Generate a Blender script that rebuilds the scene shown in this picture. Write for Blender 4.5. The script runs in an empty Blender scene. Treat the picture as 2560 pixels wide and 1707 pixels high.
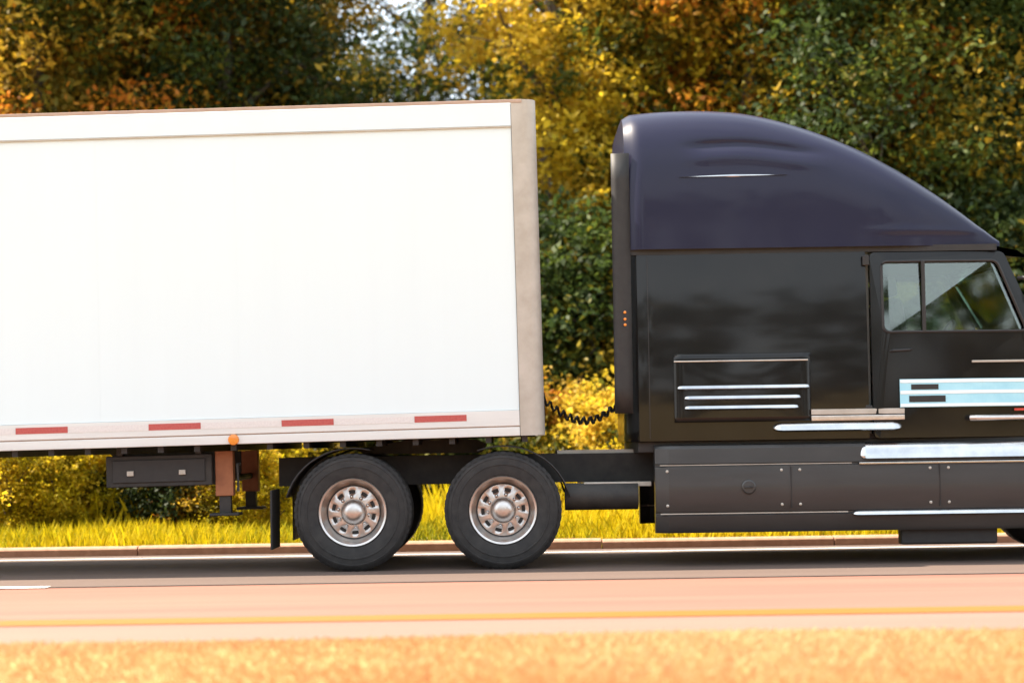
import bpy, bmesh, math, random
import numpy as np
from mathutils import Matrix, Vector

random.seed(7)
PI = math.pi
R = math.radians
scene = bpy.context.scene
COL = scene.collection

# ------------------------------------------------------------------ camera
CAM_Y, CAM_H = -18.0, 1.10
cam_d = bpy.data.cameras.new('camera')
cam = bpy.data.objects.new('camera', cam_d)
COL.objects.link(cam)
cam_d.sensor_width = 36.0
cam_d.lens = 72.2
cam_d.clip_start = 0.1
cam_d.clip_end = 6000.0
cam_d.dof.use_dof = True
cam_d.dof.focus_distance = 18.1
cam_d.dof.aperture_fstop = 1.0
cam.matrix_world = (Matrix.Translation((0, CAM_Y, CAM_H))
                    @ Matrix.Rotation(R(90 + 2.84), 4, 'X') @ Matrix.Rotation(R(-0.85), 4, 'Z'))
scene.camera = cam

# ------------------------------------------------------------------ sky and sun
SUN_DIR = Vector((-0.80, 0.10, 1.0)).normalized()       # towards the sun
SUN_EL = math.asin(SUN_DIR.z)
SUN_AZ = math.atan2(SUN_DIR.x, SUN_DIR.y)               # clockwise from +Y
world = bpy.data.worlds.new('World')
scene.world = world
world.use_nodes = True
wn = world.node_tree
wn.nodes.clear()
w_out = wn.nodes.new('ShaderNodeOutputWorld')
w_bg = wn.nodes.new('ShaderNodeBackground')
w_sky = wn.nodes.new('ShaderNodeTexSky')
w_sky.sky_type = 'NISHITA'
w_sky.sun_disc = False
w_sky.sun_elevation = SUN_EL
w_sky.sun_rotation = SUN_AZ
w_sky.air_density = 1.0
w_sky.dust_density = 3.0
w_sky.ozone_density = 0.6
w_bg.inputs['Strength'].default_value = 0.12
# thin bright cloud over the whole sky
w_tc = wn.nodes.new('ShaderNodeTexCoord')
w_ns = wn.nodes.new('ShaderNodeTexNoise'); w_ns.inputs['Scale'].default_value = 3.5; w_ns.inputs['Detail'].default_value = 7.0
w_mr = wn.nodes.new('ShaderNodeMapRange')
w_mr.inputs['From Min'].default_value = 0.30; w_mr.inputs['From Max'].default_value = 0.65
w_mr.inputs['To Min'].default_value = 0.30; w_mr.inputs['To Max'].default_value = 0.90
w_mx = wn.nodes.new('ShaderNodeMix'); w_mx.data_type = 'RGBA'
w_mx.inputs[7].default_value = (6.6, 7.2, 7.6, 1)
wn.links.new(w_tc.outputs['Generated'], w_ns.inputs['Vector'])
wn.links.new(w_ns.outputs['Fac'], w_mr.inputs['Value'])
wn.links.new(w_mr.outputs[0], w_mx.inputs[0])
wn.links.new(w_sky.outputs[0], w_mx.inputs[6])
wn.links.new(w_mx.outputs[2], w_bg.inputs['Color'])
wn.links.new(w_bg.outputs[0], w_out.inputs['Surface'])

sun_d = bpy.data.lights.new('sun', 'SUN')
sun_d.energy = 5.0
sun_d.angle = R(0.6)
sun_d.color = (1.0, 0.88, 0.73)
sun = bpy.data.objects.new('sun', sun_d)
COL.objects.link(sun)
sun.rotation_euler = SUN_DIR.to_track_quat('Z', 'Y').to_euler()
sun.location = (-20, 10, 25)

vs = scene.view_settings
vs.view_transform = 'Standard'
vs.look = 'None'
vs.gamma = 1.0
vs.use_curve_mapping = False
vs.exposure = 1.7

cy = scene.cycles
cy.use_denoising = True
cy.max_bounces = 8
cy.transparent_max_bounces = 12
cy.transmission_bounces = 6

# ------------------------------------------------------------------ materials
def new_mat(name):
    m = bpy.data.materials.new(name)
    m.use_nodes = True
    nt = m.node_tree
    return m, nt, nt.nodes['Principled BSDF']

def noise_col(nt, scale, c0, c1, p0=0.35, p1=0.65, detail=6.0, vec=None, rough=0.6):
    tc = nt.nodes.new('ShaderNodeTexCoord')
    mp = nt.nodes.new('ShaderNodeMapping')
    if vec:
        mp.inputs['Scale'].default_value = vec
    nt.links.new(tc.outputs['Object'], mp.inputs[0])
    n = nt.nodes.new('ShaderNodeTexNoise')
    n.inputs['Scale'].default_value = scale
    n.inputs['Detail'].default_value = detail
    n.inputs['Roughness'].default_value = rough
    nt.links.new(mp.outputs[0], n.inputs['Vector'])
    r = nt.nodes.new('ShaderNodeValToRGB')
    r.color_ramp.elements[0].position = p0
    r.color_ramp.elements[1].position = p1
    r.color_ramp.elements[0].color = (*c0, 1)
    r.color_ramp.elements[1].color = (*c1, 1)
    nt.links.new(n.outputs['Fac'], r.inputs[0])
    return r, n

def bump(nt, b, src, strength=0.2, dist=0.01):
    bp = nt.nodes.new('ShaderNodeBump')
    bp.inputs['Strength'].default_value = strength
    bp.inputs['Distance'].default_value = dist
    nt.links.new(src, bp.inputs['Height'])
    nt.links.new(bp.outputs[0], b.inputs['Normal'])

def surf(name, c0, c1=None, scale=3.0, rough=0.5, metal=0.0, coat=0.0, bmp=0.0, vec=None, p0=0.35, p1=0.65, bscale=None, spec=0.5):
    m, nt, b = new_mat(name)
    b.inputs['Roughness'].default_value = rough
    b.inputs['Metallic'].default_value = metal
    b.inputs['Coat Weight'].default_value = coat
    b.inputs['Coat Roughness'].default_value = 0.06
    b.inputs['Specular IOR Level'].default_value = spec
    r, n = noise_col(nt, scale, c0, c1 or c0, p0, p1, vec=vec)
    nt.links.new(r.outputs[0], b.inputs['Base Color'])
    if bmp:
        if bscale:
            _, n = noise_col(nt, bscale, c0, c0)
        bump(nt, b, n.outputs['Fac'], bmp)
    return m

def asphalt(name, c0, c1, c2, c3):
    m, nt, b = new_mat(name)
    b.inputs['Roughness'].default_value = 0.85
    r1, _ = noise_col(nt, 1.2, c0, c1, 0.3, 0.7, vec=(0.12, 1.6, 1))     # long wear along the road
    r2, n2 = noise_col(nt, 140.0, c2, c3, 0.3, 0.75, detail=3)
    mx = nt.nodes.new('ShaderNodeMix'); mx.data_type = 'RGBA'; mx.blend_type = 'MULTIPLY'
    mx.inputs[0].default_value = 1.0
    nt.links.new(r1.outputs[0], mx.inputs[6]); nt.links.new(r2.outputs[0], mx.inputs[7])
    nt.links.new(mx.outputs[2], b.inputs['Base Color'])
    bump(nt, b, n2.outputs['Fac'], 0.35, 0.006)
    return m

M = {}
M['road'] = asphalt('sun_bleached_asphalt', (0.190, 0.078, 0.052), (0.262, 0.112, 0.074), (0.82, 0.80, 0.78), (1, 1, 1))
M['shoulder'] = asphalt('pale_shoulder_asphalt', (0.205, 0.098, 0.068), (0.25, 0.122, 0.087), (0.85, 0.83, 0.81), (1, 1, 1))
M['lane_far'] = asphalt('greyer_asphalt', (0.105, 0.068, 0.052), (0.125, 0.082, 0.063), (0.8, 0.8, 0.8), (1, 1, 1))
M['yellow_line'] = surf('yellow_line_paint', (0.47, 0.088, 0.0004), (0.40, 0.088, 0.003), 9, 0.6, bmp=0.2, p0=0.5, p1=0.75)
M['white_line'] = surf('white_line_paint', (0.75, 0.72, 0.66), (0.55, 0.5, 0.45), 9, 0.6, bmp=0.2, p0=0.5, p1=0.75)
M['kerb'] = surf('kerb_concrete', (0.34, 0.185, 0.115), (0.42, 0.24, 0.155), 12, 0.85, bmp=0.4)
M['tar'] = surf('tar_joint', (0.02, 0.018, 0.016), (0.035, 0.03, 0.028), 20, 0.5)

M['ground'] = surf('verge_soil', (0.30, 0.20, 0.06), (0.36, 0.25, 0.09), 0.8, 0.95, bmp=0.5)
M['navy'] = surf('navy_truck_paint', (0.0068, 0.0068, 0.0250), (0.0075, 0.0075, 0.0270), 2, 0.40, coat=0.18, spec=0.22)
M['cab_dark_reflect'] = surf('cab_paint_dark_reflection', (0.0036, 0.0032, 0.0032), (0.0068, 0.0060, 0.0054), 2.5, 0.34, coat=0.42, spec=0.10)  # navy-black cab, base blackened to paint in the dark reflection on lower panels
M['fairing'] = surf('charcoal_fairing_paint', (0.0165, 0.0165, 0.0165), (0.027, 0.0265, 0.026), 2.2, 0.42, coat=0.12, vec=(0.4, 1, 1.6))
M['black'] = surf('black_plastic', (0.010, 0.009, 0.009), (0.016, 0.015, 0.014), 14, 0.6, bmp=0.1)
M['chassis'] = surf('dusty_black_chassis', (0.012, 0.011, 0.010), (0.030, 0.026, 0.022), 6, 0.7, bmp=0.15)
M['rubber'] = surf('tyre_rubber', (0.012, 0.011, 0.011), (0.026, 0.024, 0.022), 10, 0.8, bmp=0.15)
M['chrome'] = surf('polished_chrome', (0.50, 0.50, 0.50), (0.42, 0.425, 0.43), 8, 0.22, metal=1.0)
M['alu'] = surf('brushed_aluminium', (0.46, 0.42, 0.39), (0.56, 0.52, 0.49), 10, 0.34, metal=1.0)
M['alu_dull'] = surf('dull_aluminium_extrusion', (0.36, 0.33, 0.28), (0.44, 0.41, 0.36), 5, 0.55, metal=0.25)
M['trailer_white'] = surf('white_trailer_skin', (0.612, 0.712, 0.735), (0.595, 0.692, 0.714), 1.6, 0.38, vec=(3, 1, 0.12), p0=0.40, p1=0.95)
M['trailer_rail'] = surf('white_trailer_rail', (0.55, 0.56, 0.54), (0.61, 0.62, 0.60), 4, 0.45, vec=(0.3, 1, 4))
M['trailer_top'] = surf('pale_blue_white_rail', (0.590, 0.675, 0.715), (0.610, 0.695, 0.735), 3, 0.42)
M['roof_trim'] = surf('tan_roof_edge', (0.34, 0.24, 0.18), (0.40, 0.29, 0.22), 6, 0.5)
M['red_tape'] = surf('red_reflective_tape', (0.42, 0.085, 0.075), (0.36, 0.06, 0.06), 60, 0.3)
M['white_tape'] = surf('silver_reflective_tape', (0.62, 0.60, 0.58), (0.55, 0.53, 0.52), 60, 0.3)
M['rust'] = surf('red_oxide_paint', (0.22, 0.075, 0.03), (0.30, 0.11, 0.045), 8, 0.7, bmp=0.2)
M['decal_blue'] = surf('pale_blue_decal', (0.30, 0.60, 0.72), (0.36, 0.66, 0.76), 6, 0.35)
M['decal_white'] = surf('white_decal', (0.78, 0.80, 0.80), (0.74, 0.77, 0.78), 6, 0.35)
M['red_lens'] = surf('red_lens', (0.5, 0.04, 0.02), (0.45, 0.03, 0.02), 30, 0.2, coat=0.5)
M['amber_lens'] = surf('amber_lens', (0.7, 0.22, 0.02), (0.6, 0.2, 0.02), 30, 0.2, coat=0.5)
M['clear_lens'] = surf('clear_lens', (0.7, 0.7, 0.7), (0.6, 0.6, 0.6), 30, 0.1, coat=0.5)
M['seat'] = surf('grey_seat_fabric', (0.09, 0.09, 0.085), (0.12, 0.12, 0.11), 40, 0.9)
M['interior'] = surf('grey_cab_lining', (0.16, 0.165, 0.15), (0.19, 0.195, 0.18), 10, 0.9)
M['bark'] = surf('bark', (0.055, 0.042, 0.030), (0.11, 0.085, 0.062), 7, 0.95, bmp=0.8, vec=(1, 1, 0.2))
M['pale_bark'] = surf('pale_dead_wood', (0.12, 0.12, 0.095), (0.19, 0.18, 0.15), 6, 0.9, bmp=0.5, vec=(1, 1, 0.2))

def glass_mat():
    m = bpy.data.materials.new('tinted_window_glass')
    m.use_nodes = True
    nt = m.node_tree
    nt.nodes.clear()
    o = nt.nodes.new('ShaderNodeOutputMaterial')
    mx = nt.nodes.new('ShaderNodeMixShader')
    t = nt.nodes.new('ShaderNodeBsdfTransparent'); t.inputs[0].default_value = (0.70, 0.80, 0.72, 1)
    g = nt.nodes.new('ShaderNodeBsdfGlossy'); g.inputs['Roughness'].default_value = 0.03
    f = nt.nodes.new('ShaderNodeFresnel'); f.inputs[0].default_value = 1.9
    nt.links.new(f.outputs[0], mx.inputs[0]); nt.links.new(t.outputs[0], mx.inputs[1]); nt.links.new(g.outputs[0], mx.inputs[2])
    nt.links.new(mx.outputs[0], o.inputs['Surface'])
    return m
M['glass'] = glass_mat()

def leaf_mat(name, stops, trans=0.5):
    """stops: list of (pos, colour) over the per-leaf 'tone' attribute"""
    m = bpy.data.materials.new(name)
    m.use_nodes = True
    nt = m.node_tree
    nt.nodes.clear()
    o = nt.nodes.new('ShaderNodeOutputMaterial')
    at = nt.nodes.new('ShaderNodeAttribute'); at.attribute_name = 'tone'
    rp = nt.nodes.new('ShaderNodeValToRGB')
    el = rp.color_ramp.elements
    while len(el) < len(stops):
        el.new(0.5)
    for e, (p, c) in zip(el, stops):
        e.position = p; e.color = (*c, 1)
    nt.links.new(at.outputs['Fac'], rp.inputs[0])
    d = nt.nodes.new('ShaderNodeBsdfPrincipled')
    d.inputs['Roughness'].default_value = 0.55
    d.inputs['Specular IOR Level'].default_value = 0.25
    t = nt.nodes.new('ShaderNodeBsdfTranslucent')
    mx = nt.nodes.new('ShaderNodeMixShader'); mx.inputs[0].default_value = trans
    nt.links.new(rp.outputs[0], d.inputs['Base Color'])
    nt.links.new(rp.outputs[0], t.inputs[0])
    nt.links.new(d.outputs[0], mx.inputs[1]); nt.links.new(t.outputs[0], mx.inputs[2])
    nt.links.new(mx.outputs[0], o.inputs['Surface'])
    return m

GREEN = (0.045, 0.070, 0.012); OLIVE = (0.16, 0.14, 0.014); GOLD = (0.46, 0.29, 0.022)
YEL = (0.62, 0.47, 0.030); BROWN = (0.20, 0.11, 0.024); ORG = (0.52, 0.17, 0.018); DARK = (0.030, 0.045, 0.013)
M['leaf_gold'] = leaf_mat('golden_olive_leaves', [(0.0, GREEN), (0.3, OLIVE), (0.5, (0.26, 0.17, 0.022)), (0.8, GOLD), (1.0, ORG)], 0.55)
M['leaf_olive'] = leaf_mat('olive_brown_leaves', [(0.0, DARK), (0.3, GREEN), (0.6, OLIVE), (0.85, (0.28, 0.19, 0.022)), (1.0, GOLD)], 0.55)
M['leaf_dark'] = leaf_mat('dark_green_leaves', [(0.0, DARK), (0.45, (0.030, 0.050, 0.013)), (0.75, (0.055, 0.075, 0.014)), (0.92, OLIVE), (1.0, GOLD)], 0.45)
M['leaf_green'] = leaf_mat('mid_green_leaves', [(0.0, DARK), (0.4, (0.045, 0.075, 0.016)), (0.7, (0.085, 0.115, 0.018)), (0.9, OLIVE), (1.0, GOLD)], 0.5)
M['leaf_yellow'] = leaf_mat('bright_yellow_leaves', [(0.0, GREEN), (0.15, OLIVE), (0.35, GOLD), (0.6, YEL), (1.0, (0.66, 0.44, 0.05))], 0.6)
M['leaf_orange'] = leaf_mat('orange_olive_leaves', [(0.0, GREEN), (0.3, OLIVE), (0.55, GOLD), (0.86, ORG), (1.0, (0.42, 0.13, 0.015))])
M['leaf_shrub'] = leaf_mat('yellow_green_shrub_leaves', [(0.0, OLIVE), (0.2, (0.32, 0.27, 0.010)), (0.5, (0.56, 0.44, 0.012)), (1.0, (0.62, 0.40, 0.03))], 0.6)
M['grass_far'] = leaf_mat('yellow_green_grass', [(0.0, (0.10, 0.13, 0.008)), (0.25, (0.28, 0.26, 0.007)), (0.5, (0.48, 0.38, 0.006)), (1.0, (0.60, 0.44, 0.010))], 0.5)
M['grass_near'] = leaf_mat('dry_straw_grass', [(0.0, (0.40, 0.155, 0.055)), (0.45, (0.48, 0.235, 0.095)), (1.0, (0.56, 0.36, 0.18))], 0.4)

# ------------------------------------------------------------------ helpers
class MB:
    """collects shapes and links them as ONE mesh object"""
    def __init__(self):
        self.v = []; self.f = []
    def add(self, vs_, fs):
        k = len(self.v)
        self.v += [tuple(p) for p in vs_]
        self.f += [tuple(i + k for i in f) for f in fs]
        return self
    def box(self, x0, x1, y0, y1, z0, z1):
        p = [(x, y, z) for x in (x0, x1) for y in (y0, y1) for z in (z0, z1)]
        return self.add(p, [(0, 1, 3, 2), (4, 6, 7, 5), (0, 4, 5, 1), (2, 3, 7, 6), (0, 2, 6, 4), (1, 5, 7, 3)])
    def tube(self, pts, rad, n=8, caps=True):
        pts = [Vector(p) for p in pts]
        if not hasattr(rad, '__len__'):
            rad = [rad] * len(pts)
        vs_ = []; fs = []
        for i, p in enumerate(pts):
            d = (pts[min(i + 1, len(pts) - 1)] - pts[max(i - 1, 0)]).normalized()
            a = Vector((0, 0, 1)) if abs(d.z) < 0.9 else Vector((1, 0, 0))
            u = d.cross(a).normalized(); w = d.cross(u)
            for k in range(n):
                t = 2 * PI * k / n
                vs_.append(p + (u * math.cos(t) + w * math.sin(t)) * rad[i])
        for i in range(len(pts) - 1):
            for k in range(n):
                a = i * n + k; b = i * n + (k + 1) % n
                fs.append((a, b, b + n, a + n))
        if caps:
            fs.append(tuple(range(n - 1, -1, -1)))
            fs.append(tuple((len(pts) - 1) * n + k for k in range(n)))
        return self.add(vs_, fs)
    def lathe(self, prof, n=40, c=(0, 0, 0), skip=None, close=False):
        """prof: (radius, y) pairs turned about the y axis through c"""
        vs_ = []; fs = []
        for r, y in prof:
            for k in range(n):
                t = 2 * PI * k / n
                vs_.append((c[0] + r * math.cos(t), c[1] + y, c[2] + r * math.sin(t)))
        m = len(prof)
        for i in range(m if close else m - 1):
            for k in range(n):
                if skip and skip(i, k):
                    continue
                j = (i + 1) % m
                a = i * n + k; b = i * n + (k + 1) % n; c2 = j * n + (k + 1) % n; d = j * n + k
                fs.append((a, b, c2, d))
        return self.add(vs_, fs)
    def prism_xz(self, poly, y0, y1):
        """polygon in x,z (any order) extruded along y"""
        n = len(poly)
        vs_ = [(x, y0, z) for x, z in poly] + [(x, y1, z) for x, z in poly]
        fs = [tuple(range(n)), tuple(range(2 * n - 1, n - 1, -1))]
        fs += [(i, i + n, (i + 1) % n + n, (i + 1) % n) for i in range(n)]
        return self.add(vs_, fs)
    def prism_yz(self, poly, x0, x1):
        n = len(poly)
        vs_ = [(x0, y, z) for y, z in poly] + [(x1, y, z) for y, z in poly]
        fs = [tuple(range(n)), tuple(range(2 * n - 1, n - 1, -1))]
        fs += [(i, i + n, (i + 1) % n + n, (i + 1) % n) for i in range(n)]
        return self.add(vs_, fs)
    def bar_yz(self, poly, x0, x1, r=0.04):
        """moulding along x with rounded-off ends"""
        n = len(poly)
        cyv = max(p[0] for p in poly) if poly[0][0] < 1.3 else min(p[0] for p in poly)
        czv = sum(p[1] for p in poly) / n
        rows = []
        for d in (0.0, 0.15, 0.5, 1.0):
            k = math.sqrt(1 - (1 - d) ** 2) * 0.98 + 0.02
            rows.append((x0 + r * d, k))
        rows += [(x0 + x1 - x, k) for x, k in reversed(rows)]
        vs_ = [(x, cyv + (y - cyv) * k, czv + (z - czv) * k) for x, k in rows for y, z in poly]
        fs = [tuple(range(n)), tuple((len(rows) - 1) * n + i for i in range(n - 1, -1, -1))]
        for j in range(len(rows) - 1):
            fs += [(j * n + i, j * n + (i + 1) % n, (j + 1) * n + (i + 1) % n, (j + 1) * n + i) for i in range(n)]
        return self.add(vs_, fs)
    def grid(self, rows):
        """rows of points -> quad sheet"""
        n = len(rows[0]); vs_ = [p for r in rows for p in r]; fs = []
        for i in range(len(rows) - 1):
            for k in range(n - 1):
                fs.append((i * n + k, i * n + k + 1, (i + 1) * n + k + 1, (i + 1) * n + k))
        return self.add(vs_, fs)
    def build(self, name, mat, parent=None, smooth=False, bevel=0.0, seg=2, solid=0.0, angle=35):
        me = bpy.data.meshes.new(name)
        me.from_pydata(self.v, [], self.f)
        bm = bmesh.new(); bm.from_mesh(me)
        bmesh.ops.remove_doubles(bm, verts=bm.verts, dist=1e-5)
        bmesh.ops.recalc_face_normals(bm, faces=bm.faces)
        if smooth:
            for e in bm.edges:
                if len(e.link_faces) == 2:
                    e.smooth = e.calc_face_angle(0) < R(angle)
            for f in bm.faces:
                f.smooth = True
        bm.to_mesh(me); bm.free()
        me.materials.append(M[mat])
        o = bpy.data.objects.new(name, me)
        COL.objects.link(o)
        if parent:
            o.parent = parent
        if solid:
            s = o.modifiers.new('solid', 'SOLIDIFY'); s.thickness = solid; s.offset = 0
        if bevel:
            b = o.modifiers.new('bevel', 'BEVEL'); b.width = bevel; b.segments = seg
            b.limit_method = 'ANGLE'; b.angle_limit = R(30); b.harden_normals = False
            for p in me.polygons:
                p.use_smooth = True
            w = o.modifiers.new('wn', 'WEIGHTED_NORMAL'); w.keep_sharp = True
        return o

def tag(o, label=None, cat=None, group=None, kind=None):
    if label: o['label'] = label
    if cat: o['category'] = cat
    if group: o['group'] = group
    if kind: o['kind'] = kind
    return o

def empty(name, loc=(0, 0, 0), parent=None):
    o = bpy.data.objects.new(name, None)
    o.empty_display_size = 0.3
    COL.objects.link(o); o.location = loc
    if parent: o.parent = parent
    return o

def copy_tree(o, parent=None):
    c = o.copy(); COL.objects.link(c); c.parent = parent
    for ch in list(o.children):
        copy_tree(ch, c)
    return c

def sm(a, b, x):
    t = min(1, max(0, (x - a) / (b - a)))
    return t * t * (3 - 2 * t)

def np_mesh(name, verts, nper, mat, tone=None, parent=None):
    """verts: (N*nper,3) array, faces of nper vertices each"""
    me = bpy.data.meshes.new(name)
    nv = len(verts); nf = nv // nper
    me.vertices.add(nv)
    me.vertices.foreach_set('co', np.ascontiguousarray(verts, np.float32).ravel())
    me.loops.add(nv)
    me.loops.foreach_set('vertex_index', np.arange(nv, dtype=np.int32))
    me.polygons.add(nf)
    me.polygons.foreach_set('loop_start', np.arange(0, nv, nper, dtype=np.int32))
    me.polygons.foreach_set('loop_total', np.full(nf, nper, np.int32))
    if tone is not None:
        a = me.attributes.new('tone', 'FLOAT', 'FACE')
        a.data.foreach_set('value', np.ascontiguousarray(tone, np.float32))
    me.update(calc_edges=True)
    if mat: me.materials.append(M[mat])
    o = bpy.data.objects.new(name, me)
    COL.objects.link(o)
    if parent: o.parent = parent
    return o

# ------------------------------------------------------------------ ground, road
def ground_z(x, y):
    und = 0.03 * math.sin(x * 0.9 + 1.3) + 0.025 * math.sin(y * 1.7 + x * 0.4)
    if y > 3.4:
        return -0.03 + 0.10 * sm(3.4, 4.2, y) + 0.55 * sm(5, 16, y) + und * sm(3.5, 5, y)
    if y < -6.05:
        return -0.03 + 0.05 * sm(-6.25, -6.7, y) + und * sm(-6.25, -7.5, y) * 0.8 - 0.35 * sm(-10, -16, y)
    return -0.03

xs = [-4000, -1500, -500, -200, -90, -45] + [-24 + 0.8 * i for i in range(61)] + [45, 90, 200, 500, 1500, 4000]
ys = [-4000, -1500, -500, -200, -90, -45, -28, -22] + [-18 + 0.5 * i for i in range(77)] + [24, 30, 45, 90, 200, 500, 1500, 4000]
g = MB()
g.grid([[(x, y, ground_z(x, y) if abs(x) < 100 and abs(y) < 40 else (0.6 if y > 5 else -0.35 if y < -8 else -0.03)) for x in xs] for y in ys])
tag(g.build('ground', 'ground', smooth=True), kind='structure')

def sheet(name, x0, x1, y0, y1, z, mat, n=1):
    m = MB()
    m.grid([[(x0 + (x1 - x0) * i / n, y, z) for i in range(n + 1)] for y in (y0, y1)])
    return tag(m.build(name, mat), kind='structure')

LANE = -1.45
sheet('road', -600, 600, -6.25, LANE, 0.0, 'road', 20)
sheet('shoulder', -600, 600, -6.25, -5.16, 0.004, 'shoulder', 20)
sheet('far_lane', -600, 600, LANE, 3.30, 0.0, 'lane_far', 20)
sheet('lane_joint', -600, 600, LANE - 0.035, LANE + 0.035, 0.004, 'tar', 20)
sheet('yellow_edge_line', -600, 600, -5.04, -4.62, 0.004, 'yellow_line', 20)
sheet('white_edge_line', -600, 600, 2.66, 2.80, 0.004, 'white_line', 20)
for i in range(-3, 5):
    sheet('lane_dash', -6.9 + 12.2 * i, -3.75 + 12.2 * i, LANE - 0.10, LANE + 0.10, 0.008, 'white_line')

kerb = tag(empty('kerb', (0, 3.30, 0)), kind='structure')
ks = None
for i in range(-14, 14):
    if ks is None:
        m = MB()
        m.prism_yz([(0, -0.03), (0, 0.075), (0.03, 0.10), (0.17, 0.10), (0.17, -0.03)], 0.005, 2.395)
        ks = m.build('kerb_stone', 'kerb', kerb, bevel=0.008)
        o = ks
    else:
        o = ks.copy(); COL.objects.link(o)
    o.location = (i * 2.4 + 0.9, 0, random.uniform(-0.006, 0.006))

# ------------------------------------------------------------------ wheels
def make_wheel(parent, loc, flip=False, front=False):
    """outer face towards -y; returns the wheel part (an Empty with sub-parts)"""
    w = empty('wheel', loc, parent)
    if flip: w.rotation_euler = (0, 0, PI)
    # tyre: outer sidewall at y=0
    t = MB()
    W = 0.27
    prof = [(0.292, 0.035), (0.31, 0.012), (0.36, 0.0), (0.395, -0.001), (0.398, -0.006), (0.408, -0.006), (0.411, 0.0), (0.43, 0.002), (0.455, 0.006), (0.458, 0.003), (0.464, 0.004), (0.475, 0.012), (0.503, 0.03),
            (0.514, 0.048), (0.515, 0.085), (0.503, 0.087), (0.503, 0.097), (0.515, 0.099), (0.516, 0.128),
            (0.503, 0.130), (0.503, 0.140), (0.516, 0.142), (0.515, 0.171), (0.503, 0.173), (0.503, 0.183),
            (0.515, 0.185), (0.514, 0.222), (0.503, 0.24), (0.475, 0.258), (0.43, 0.268), (0.36, 0.27), (0.292, 0.24)]
    t.lathe(prof, 72, close=True)
    t.build('tyre', 'rubber', w, smooth=True)
    # a row of raised shoulder blocks
    b = MB()
    for k in range(48):
        a0 = 2 * PI * k / 48; a1 = a0 + 2 * PI / 48 * 0.62
        vs_ = []
        for a in (a0, a1):
            for r, y in ((0.490, 0.012), (0.517, 0.040), (0.517, 0.080), (0.490, 0.080)):
                vs_.append((r * math.cos(a), y, r * math.sin(a)))
        b.add(vs_, [(0, 1, 2, 3), (7, 6, 5, 4), (0, 4, 5, 1), (1, 5, 6, 2), (2, 6, 7, 3), (3, 7, 4, 0)])
    tag(b.build('tread_blocks', 'rubber', w), kind='stuff')
    r = MB()
    dy = 0.10 if not front else -0.02
    prof = [(0.292, 0.05), (0.300, 0.022), (0.294, 0.014), (0.284, 0.02), (0.276, 0.05), (0.268, 0.075 + dy * 0.3), (0.255, 0.085 + dy * 0.6),
            (0.238, 0.07 + dy), (0.195, 0.058 + dy), (0.165, 0.052 + dy), (0.12, 0.05 + dy), (0.105, 0.05 + dy)]
    r.lathe(prof, 60, skip=lambda i, k: i == 8 and (k % 6) in (1, 2, 3))
    r.build('rim', 'alu', w, smooth=True, solid=0.012)
    h = MB()
    h.lathe([(0.108, 0.055 + dy), (0.105, 0.0 + dy), (0.092, -0.02 + dy), (0.06, -0.045 + dy), (0.045, -0.05 + dy), (0.0, -0.052 + dy)], 32)
    h.build('hub', 'alu', w, smooth=True)
    lg = MB()
    for k in range(10):
        a = 2 * PI * (k + 0.5) / 10
        lg.lathe([(0.017, 0.055 + dy), (0.017, 0.02 + dy), (0.009, 0.012 + dy), (0.0, 0.011 + dy)], 6, c=(0.138 * math.cos(a), 0, 0.138 * math.sin(a)))
    tag(lg.build('lug_nuts', 'chrome', w), kind='stuff')
    d = MB()
    d.lathe([(0.27, 0.16), (0.14, 0.165), (0.06, 0.16), (0.0, 0.16)], 32)
    d.build('brake_drum', 'black', w, smooth=True)
    return w

# ------------------------------------------------------------------ tractor
YC = 1.30
tractor = tag(empty('truck_tractor', (1.5, YC, 0)),
              'dark navy sleeper-cab truck tractor with charcoal side fairings, pulling the white trailer', 'truck')
class P(MB):
    """part of the tractor: coordinates given in the world, stored relative to the tractor"""
    def build(self, name, mat, parent=None, **k):
        o = MB.build(self, name, mat, parent or tractor, **k)
        if not parent:
            o.matrix_parent_inverse = Matrix.Translation((-1.5, -YC, 0))
        return o
    def sub(self, name, mat, parent, **k):
        """sub-part under a part built in the same coordinates"""
        return MB.build(self, name, mat, parent, **k)

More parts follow.
